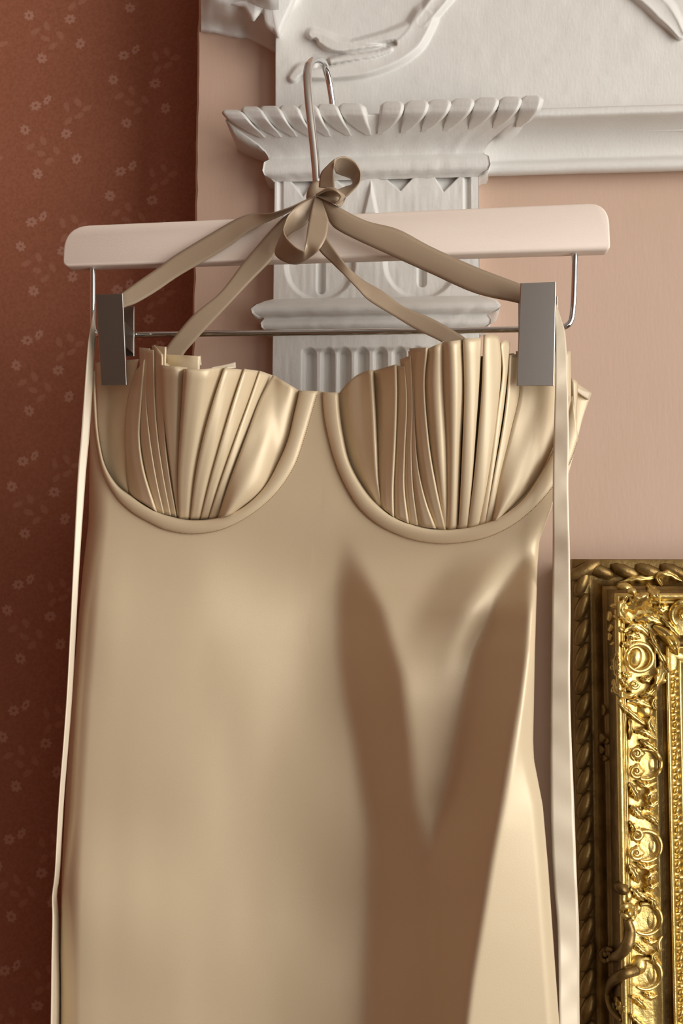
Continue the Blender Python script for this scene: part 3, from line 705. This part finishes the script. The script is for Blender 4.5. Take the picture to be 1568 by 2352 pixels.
# knot: band round the hook stem and the folded lobe beside it
kc = P(729, 446, -.114); V = []
for i in range(40):
    a = 2 * math.pi * i / 40
    for j in range(9):
        s = j / 8.
        r_ = .0040 + .0010 * math.sin(math.pi * s) + .001 * math.sin(a * 2 + s * 2)
        V.append(kc + Vector((r_ * 1.25 * math.cos(a), r_ * 1.5 * math.sin(a), .0042 - .0110 * s + .0035 * math.cos(a + .8) * (1 - s))))
mesh('knot', V, gridf(40, 9) + [(39 * 9 + j, 39 * 9 + j + 1, j + 1, j) for j in range(8)], M_ribbon, dress, thick=.0006)
strip('knot_fold', q4([(655, 560, -.131), (720, 522, -.135), (800, 482, -.139), (890, 490, -.140), (955, 535, -.137), (1016, 598, -.131)]),
      q4([(655, 575, -.131), (745, 612, -.134), (830, 650, -.136), (885, 668, -.137), (920, 690, -.135), (955, 708, -.131)]), M_ribbon, dress, n=40, m=13, bow=-.006)
strip('knot_fold', q4([(655, 560, -.132), (720, 520, -.137), (800, 480, -.141), (885, 486, -.143), (955, 532, -.141), (1000, 575, -.137), (960, 640, -.137), (895, 672, -.138)]),
      q4([(660, 572, -.132), (735, 532, -.138), (800, 505, -.143), (870, 510, -.145), (925, 550, -.144), (945, 590, -.142), (925, 630, -.141), (880, 664, -.139)]), M_ribbon, dress, n=40, m=7, bow=.002)

# long waist ties hanging from the side seams
strip('waist_tie', [(214, 712, -.112), (210, 740, -.113), (205, 768, -.116), (201, 800, -.118), (193, 906, -.118), (186, 1000, -.118), (178, 1100, -.118), (168, 1300, -.118), (153, 1600, -.118), (135, 1840, -.118), (126, 2000, -.118), (120, 2057, -.118), (121, 2110, -.122), (119, 2200, -.124), (117, 2352, -.124), (112, 2600, -.124), (112, 3300, -.124)],
      [(216, 712, -.112), (216, 740, -.111), (219, 768, -.112), (217, 800, -.114), (211, 906, -.114), (205, 1000, -.115), (196, 1100, -.115), (182, 1300, -.115), (165, 1600, -.114), (146, 1840, -.114), (137, 2000, -.114), (130, 2057, -.112), (136, 2110, -.104), (138, 2200, -.100), (138, 2352, -.100), (134, 2600, -.100), (136, 3300, -.100)], M_tie, dress, n=170, m=6)
strip('waist_tie', [(1275, 700, -.140), (1275, 740, -.146), (1275, 800, -.152), (1275, 860, -.156), (1271, 1000, -.158), (1269, 1120, -.158), (1269, 1260, -.158), (1267, 1400, -.158), (1264, 1600, -.158), (1264, 1849, -.158), (1270, 2015, -.158), (1280, 2139, -.158), (1284, 2350, -.158), (1290, 2700, -.158), (1300, 3300, -.158)],
      [(1278, 700, -.140), (1290, 740, -.145), (1298, 770, -.149), (1303, 860, -.155), (1306, 1000, -.160), (1305, 1120, -.158), (1308, 1260, -.161), (1310, 1400, -.159), (1309, 1600, -.160), (1318, 1849, -.157), (1324, 2015, -.158), (1329, 2139, -.155), (1330, 2350, -.150), (1338, 2700, -.150), (1350, 3300, -.150)], M_tie, dress, n=190, m=8, ripple=.0005)

# ------------------------------------------------------------------ gilt picture frame
YFr = YB - .001
HO = .018
FX0 = PX(1305, YFr, 1900); FZ1 = PZ(1284, YFr - .020 - HO, 1400)
FWd, FHt = .46, .62
frame = empty('picture_frame', (FX0 + FWd / 2, YFr, FZ1 - FHt), 'ornate gilt picture frame with carved scrolls on the peach panel', 'picture frame')
def frame_sweep(name, prof, mat_):
    """mitred profile (w inward, h out from the wall) round the four sides"""
    V = []; cs = [(0, 0), (1, 0), (1, 1), (0, 1)]
    sub_ = 40
    for c in range(4):
        a, b = cs[c], cs[(c + 1) % 4]
        for k in range(sub_):
            t = k / sub_
            for w_, h_ in prof:
                xa_ = FX0 + (w_ if a[0] == 0 else FWd - w_); za_ = FZ1 - (w_ if a[1] == 0 else FHt - w_)
                xb_ = FX0 + (w_ if b[0] == 0 else FWd - w_); zb_ = FZ1 - (w_ if b[1] == 0 else FHt - w_)
                V.append((lerp(xa_, xb_, t), YFr - h_, lerp(za_, zb_, t)))
    n_, m_ = 4 * sub_, len(prof)
    Fc = gridf(n_, m_) + [((n_ - 1) * m_ + j, (n_ - 1) * m_ + j + 1, j + 1, j) for j in range(m_ - 1)]
    return mesh(name, V, Fc, mat_, frame, smooth=True)
def pr(L): return [(0.0 if b == 0 else PX(a, YFr - HO - b * .001, 1900) - FX0, 0.0 if b == 0 else HO + b * .001) for a, b in L]
PROF = [pr(q) for q in (
    [(1305, 0), (1315.5, 6), (1320.5, 17), (1322, 19.5), (1325, 20.5), (1358, 20), (1361, 19), (1366, 18.5), (1376, 19.5), (1387, 23), (1390, 27)],
    [(1390, 27), (1392, 29.5), (1396, 30.5), (1401, 31.5), (1403, 33), (1409, 38.5), (1416, 42.5), (1418, 43.5)],
    [(1417, 42), (1418.5, 45), (1422, 47.5), (1427.5, 48.6), (1433, 47.5), (1436.5, 45), (1437.5, 44), (1439.5, 44.6), (1442.5, 44.3), (1443.5, 42)],
    [(1443, 42.5), (1447, 41), (1460, 40.3), (1490, 38.5), (1503, 37.8), (1509, 38.8), (1513.5, 38.8)],
    [(1513.5, 38.8), (1514.5, 34), (1519, 31.4), (1527, 30.4), (1534, 31.6), (1536.5, 34.5)],
    [(1536, 33.5), (1537.5, 35.6), (1541, 36.4), (1544.5, 35.4), (1546, 33), (1548, 31.6), (1564, 30.5), (1566, 31.6), (1570, 31.6), (1574, 28), (1585, 22), (1592, 19)])]
for nm_, pf_, mt_ in zip(('outer_moulding', 'stepped_moulding', 'round_moulding', 'carved_ground', 'inner_cove', 'inner_moulding'), PROF, (M_dkgold, M_dkgold, M_gold, M_gold, M_dkgold, M_gold)):
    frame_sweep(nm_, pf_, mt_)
WPX = lambda px, h: PX(px, YFr - HO - h, 1900) - FX0
V = [(FX0 + .086, YFr - HO - .019, FZ1 - FHt + .086), (FX0 + FWd - .086, YFr - HO - .019, FZ1 - FHt + .086), (FX0 + FWd - .086, YFr - HO - .019, FZ1 - .086), (FX0 + .086, YFr - HO - .019, FZ1 - .086)]
mesh('canvas', V, [(0, 1, 2, 3)], M_canvas, frame, smooth=False)
def inst(name, src, loc, rot=0, mirror=1, sc=(1, 1, 1), parent=None):
    o = bpy.data.objects.new(name, src); put(o, parent or frame, loc)
    o.rotation_euler = (0, rot, 0); o.scale = (sc[0] * mirror, sc[1], sc[2]); return o
def shape(name, V, Fc, mat_):
    me = bpy.data.meshes.new(name); me.from_pydata([tuple(v) for v in V], [], Fc); me.update()
    me.polygons.foreach_set('use_smooth', [True] * len(me.polygons)); me.materials.append(mat_); return me
def dome(n_=7, m_=12):
    V = []
    for i in range(n_):
        a = math.pi / 2 * i / (n_ - 1)
        for j in range(m_):
            b = 2 * math.pi * j / m_; V.append((math.cos(a) * math.cos(b), -math.sin(a), math.cos(a) * math.sin(b)))
    return V, gridf(n_, m_, True)
# rope twist round the outer edge (local z along the rail)
V, Fc = dome(6, 10)
tw = []
for x, y, z in V:
    zz_ = z * .0090; xx_ = x * .0060
    tw.append((xx_, y * .0055, zz_ + (-xx_) * -.95))
ROPE = shape('rope_twist', tw, Fc, M_dkgold)
pitch = .0170
nside = int((FHt - .012) / pitch); ntop = int((FWd - .012) / pitch)
for k in range(nside):
    z = FZ1 - .012 - (k + .3) * pitch
    inst('rope_twist', ROPE, (FX0 + WPX(1343.5, .02), YFr - HO - .0195, z)); inst('rope_twist', ROPE, (FX0 + FWd - WPX(1343.5, .02), YFr - HO - .0195, z), mirror=-1)
for k in range(ntop):
    x = FX0 + .014 + (k + .3) * pitch
    inst('rope_twist', ROPE, (x, YFr - HO - .0195, FZ1 - .0085), rot=math.pi / 2); inst('rope_twist', ROPE, (x, YFr - HO - .0195, FZ1 - FHt + .0085), rot=math.pi / 2)
for sx in (0, 1):
    for sz in (0, 1): inst('corner_leaf', ROPE, (FX0 + (.008 if sx == 0 else FWd - .008), YFr - HO - .0195, FZ1 - (.008 if sz == 0 else FHt - .008)), rot=.8, sc=(1.1, 1.1, 1.3))
# small pearls of the inner row
V, Fc = dome(5, 8)
PEARL = shape('carved_bead', [(x * .0026, y * .0032, z * .0021 + x * .0011) for x, y, z in V], Fc, M_gold)
nb = int((FHt - .16) / .0044)
for k in range(nb):
    z = FZ1 - .078 - k * .0044
    inst('carved_bead', PEARL, (FX0 + WPX(1555, .031) + .0007 * math.sin(k * 1.7), YFr - HO - .0305, z), rot=.5 * math.sin(k * 2.3), sc=(1 + .2 * math.sin(k * 3.1), 1, 1))
nb2 = int((FWd - .16) / .0044)
for k in range(min(nb2, 90)): inst('carved_bead', PEARL, (FX0 + .078 + k * .0044, YFr - HO - .0305, FZ1 - .0765), rot=1.57)
# carved ornament, px placed on the band and the corner
def band_h(w):  # height of the frame face at w
    t = sorted(q for pf in PROF for q in pf)
    return float(np.interp(w, [a for a, _ in t], [b for _, b in t]))
def on(px, py, lift=0):
    Y = YFr - HO - .042
    for _ in range(4):
        p = P(px, py, Y); d = min(p.x - FX0, FZ1 - p.z); Y = YFr - band_h(d) - lift
    return P(px, py, Y)
# metres per px on the frame face
sF = abs((YFr - HO - .045) - CAM.y) / F
def sc_px(r): return r * sF
def scroll(px, py, r, a0, turns, tr, d=1, name='scroll', mat_=None, r_in=.28, lift=.002):
    pts = []; k = 26
    for i in range(k):
        t = i / (k - 1); a = a0 + d * turns * 2 * math.pi * t; rr = r * lerp(1, r_in, t)
        q = on(px + rr * math.cos(a), py + rr * math.sin(a), lift + .003 * t)
        pts.append(q)
    return tube(name, pts, [sc_px(tr), sc_px(tr * 1.15), sc_px(tr * .8), sc_px(tr * .7)], mat_ or M_gold, frame, seg=8, n=44)
def blob(px, py, rx, ry, ang=0, hgt=.6, name='boss', mat_=None, lift=0, lobes=0):
    V = []; c = on(px, py, lift); n_, m_ = 7, 16
    for i in range(n_):
        a = math.pi / 2 * i / (n_ - 1)
        for j in range(m_):
            b = 2 * math.pi * j / m_; k = 1 + (lobes and .16 * math.cos(lobes * b))
            x, z = math.cos(a) * math.cos(b) * rx * k, math.cos(a) * math.sin(b) * ry * k
            xx_, zz_ = x * math.cos(ang) - z * math.sin(ang), x * math.sin(ang) + z * math.cos(ang)
            V.append(c + Vector((sc_px(xx_), .003 - math.sin(a) * (sc_px(min(rx, ry)) * hgt + .003), -sc_px(zz_))))
    return mesh(name, V, gridf(n_, m_, True), mat_ or M_gold, frame)
def rosette(px, py, r):
    o = blob(px, py, r * .98, r * .98, 0, .25, 'rosette', lobes=5, lift=.001)
    ORG[o.name] = ORG[frame.name].copy()
    global_parent = frame
    scroll(px, py, r * .72, random.random() * 6, 1.3, r * .20, 1, 'rosette_petal', r_in=.3, lift=.004)
    return o
def leaf(pts, wid, hgt=.005, name='leaf', mat_=None, lift=.0015, serr=4):
    n_, m_ = 22, 9; p = curve(pts, n_); T = np.gradient(p, axis=0); T /= np.linalg.norm(T, axis=1)[:, None]; V = []
    for i in range(n_):
        t = i / (n_ - 1); nn = np.array([-T[i, 1], T[i, 0]])
        w_ = wid * (math.sin(math.pi * (t * .93 + .05)) ** .7) * (1 + .22 * math.sin(t * serr * 2 * math.pi))
        for j in range(m_):
            s = -1 + 2 * j / (m_ - 1); q = p[i] + nn * s * w_
            hh_ = hgt * (.35 + .65 * math.sin(math.pi * t)) * ((1 - abs(s) ** 2.2) * (1 - .55 * math.exp(-(s / .16) ** 2))) - .002 * (abs(s) == 1)
            V.append(on(q[0], q[1], lift + hh_))
    return mesh(name, V, gridf(n_, m_), mat_ or M_gold, frame)
# corner cartouche
blob(1436, 1352, 22, 15, .35, .8, 'leaf_bud'); blob(1452, 1360, 12, 10, .3, 1.0, 'leaf_bud', lift=.005)
leaf([(1418, 1340), (1450, 1330), (1490, 1328), (1512, 1322)], 9, .006)
leaf([(1520, 1345), (1510, 1325), (1535, 1318), (1566, 1335)], 11, .007)
leaf([(1428, 1395), (1455, 1390), (1478, 1375), (1490, 1360)], 20, .008); leaf([(1485, 1340), (1500, 1360), (1515, 1385)], 13, .007)
leaf([(1440, 1370), (1425, 1400), (1440, 1425), (1452, 1432)], 14, .007); leaf([(1500, 1395), (1520, 1400), (1535, 1392)], 13, .006)
for a, b, r_ in ((1414, 1392, 11), (1404, 1415, 13), (1418, 1418, 9), (1406, 1442, 11), (1403, 1462, 11), (1409, 1478, 8), (1424, 1446, 10)): blob(a, b, r_, r_ * .85, a * .1, .8, 'flower_bud', lobes=3)
scroll(1572, 1408, 34, 2.2, 1.1, 6, 1, 'scroll'); blob(1570, 1408, 17, 17, 0, .7, 'boss')
leaf([(1458, 1425), (1490, 1420), (1520, 1432)], 12, .006); leaf([(1500, 1438), (1528, 1455), (1548, 1480), (1556, 1505)], 17, .009, serr=0)
leaf([(1520, 1420), (1540, 1440), (1562, 1465)], 9, .006)
scroll(1466, 1512, 34, -2.4, 1.0, 6, 1, 'scroll', r_in=.8); blob(1457, 1512, 18, 26, .3, .45, 'boss', lift=.001)
leaf([(1490, 1470), (1508, 1490), (1522, 1515), (1538, 1545)], 9, .006); leaf([(1520, 1510), (1518, 1545), (1505, 1575), (1488, 1592)], 15, .007)
leaf([(1416, 1498), (1412, 1530), (1418, 1560)], 11, .007); leaf([(1408, 1560), (1415, 1588), (1440, 1598), (1462, 1592)], 11, .008)
scroll(1456, 1572, 10, 0, 1.4, 4, 1, 'scroll', lift=.005); leaf([(1425, 1560), (1440, 1572), (1450, 1590)], 9, .006)
leaf([(1470, 1600), (1495, 1590), (1505, 1575)], 10, .006); leaf([(1440, 1610), (1470, 1612), (1498, 1625)], 12, .006)
leaf([(1418, 1612), (1440, 1630), (1470, 1655), (1490, 1668)], 9, .006); leaf([(1500, 1645), (1492, 1662), (1505, 1690)], 11, .006)
blob(1478, 1632, 22, 20, .4, .5, 'leaf_bud'); leaf([(1458, 1682), (1480, 1680), (1508, 1698)], 10, .006)
leaf([(1445, 1650), (1448, 1680), (1446, 1700)], 7, .005, serr=2); leaf([(1470, 1700), (1495, 1715), (1512, 1728)], 11, .005)
leaf([(1432, 1452), (1455, 1438), (1478, 1446), (1490, 1462)], 12, .006); leaf([(1440, 1475), (1450, 1460), (1472, 1466)], 10, .006)
leaf([(1428, 1486), (1438, 1478), (1452, 1484)], 9, .005); leaf([(1492, 1448), (1500, 1470), (1512, 1492)], 8, .005); leaf([(1470, 1556), (1486, 1562), (1500, 1552)], 10, .006)
leaf([(1430, 1545), (1442, 1552), (1452, 1548)], 8, .005); leaf([(1508, 1600), (1500, 1615), (1508, 1632)], 8, .005); blob(1478, 1436, 9, 9, 0, .8, 'flower_bud', lobes=5); blob(1502, 1568, 8, 8, 0, .8, 'flower_bud', lobes=5)
# bits breaking over the dark step
for a, b, rx, ry in ((1385, 1695, 12, 12), (1396, 1702, 10, 9), (1384, 1722, 11, 12), (1392, 1742, 9, 8), (1388, 1632, 8, 14)): blob(a, b, rx, ry, 0, .8, 'flower_bud', M_dkgold, lobes=3)
# running scrolls along the band
for yc in (1757, 1945):
    scroll(1482, yc, 36, -1.9, .62, 5, 1, 'scroll', r_in=.94); blob(1492, yc, 19, 29, 0, .05, 'boss')
    rosette(1461, yc - 26, 20); rosette(1460, yc + 15, 20)
    leaf([(1462, yc + 38), (1485, yc + 48), (1508, yc + 40)], 9, .006); leaf([(1445, yc + 42), (1458, yc + 62), (1466, yc + 84)], 11, .006)
    leaf([(1508, yc + 56), (1492, yc + 70), (1488, yc + 92)], 12, .007); leaf([(1478, yc + 100), (1500, yc + 92), (1512, yc + 82)], 10, .006)
    leaf([(1448, yc + 95), (1462, yc + 105), (1478, yc + 125)], 12, .006); leaf([(1478, yc + 116), (1498, yc + 122), (1512, yc + 140)], 10, .006)
    leaf([(1446, yc + 130), (1456, yc + 145), (1452, yc + 160)], 9, .006)
for yc in (2112, 2238, 2420, 2610):
    scroll(1482, yc, 36, -1.9, .66, 5, 1, 'scroll', r_in=.96); blob(1490, yc + 4, 22, 32, 0, .06, 'boss')
    leaf([(1508, yc - 52), (1500, yc - 40), (1506, yc - 18)], 9, .006); leaf([(1455, yc - 62), (1472, yc - 58), (1492, yc - 45)], 9, .006)
    blob(1463, yc - 26, 12, 16, .2, .7, 'leaf_bud'); leaf([(1478, yc + 44), (1496, yc + 52), (1510, yc + 48)], 8, .005)
    leaf([(1450, yc + 50), (1468, yc + 62), (1485, yc + 82)], 9, .006)
# raised cartouche in the middle of the rail
blob(1428, 2042, 18, 14, .5, .9, 'leaf_bud', M_dkgold); blob(1440, 2058, 13, 16, .2, .8, 'leaf_bud')
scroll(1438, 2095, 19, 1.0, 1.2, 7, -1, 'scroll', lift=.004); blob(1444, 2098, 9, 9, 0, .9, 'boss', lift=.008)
tube('c_scroll', [on(1440, 2112, .004), on(1447, 2140, .006), on(1440, 2170, .006), on(1422, 2192, .006), on(1404, 2200, .008)], [sc_px(9), sc_px(12), sc_px(13), sc_px(12), sc_px(8)], M_dkgold, frame, seg=10)
scroll(1393, 2196, 17, -.6, 1.3, 6, -1, 'scroll', M_dkgold, lift=.006); blob(1392, 2192, 9, 9, 0, .9, 'boss', M_dkgold, lift=.008)
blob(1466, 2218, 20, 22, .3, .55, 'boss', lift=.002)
tube('c_scroll', [on(1462, 2228, .005), on(1430, 2238, .006), on(1404, 2256, .007), on(1395, 2285, .007), on(1402, 2318, .006), on(1425, 2345, .004)], [sc_px(11), sc_px(12), sc_px(11), sc_px(8), sc_px(6), sc_px(4)], M_dkgold, frame, seg=10)
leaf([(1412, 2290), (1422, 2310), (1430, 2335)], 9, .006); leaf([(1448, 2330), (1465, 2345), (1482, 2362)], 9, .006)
tube('c_scroll', [on(1520, 2150, .001), on(1512, 2165, .003), on(1514, 2182, .003), on(1522, 2180, .001)], [sc_px(3), sc_px(4), sc_px(4), sc_px(3)], M_gold, frame, seg=8)
# same leafy ornament along the top rail beyond the corner
for k in range(7):
    px = 1610 + k * 75
    leaf([(px, 1440), (px + 25, 1425), (px + 50, 1440)], 14, .006); scroll(px + 40, 1455, 22, 1, 1.1, 5, 1)
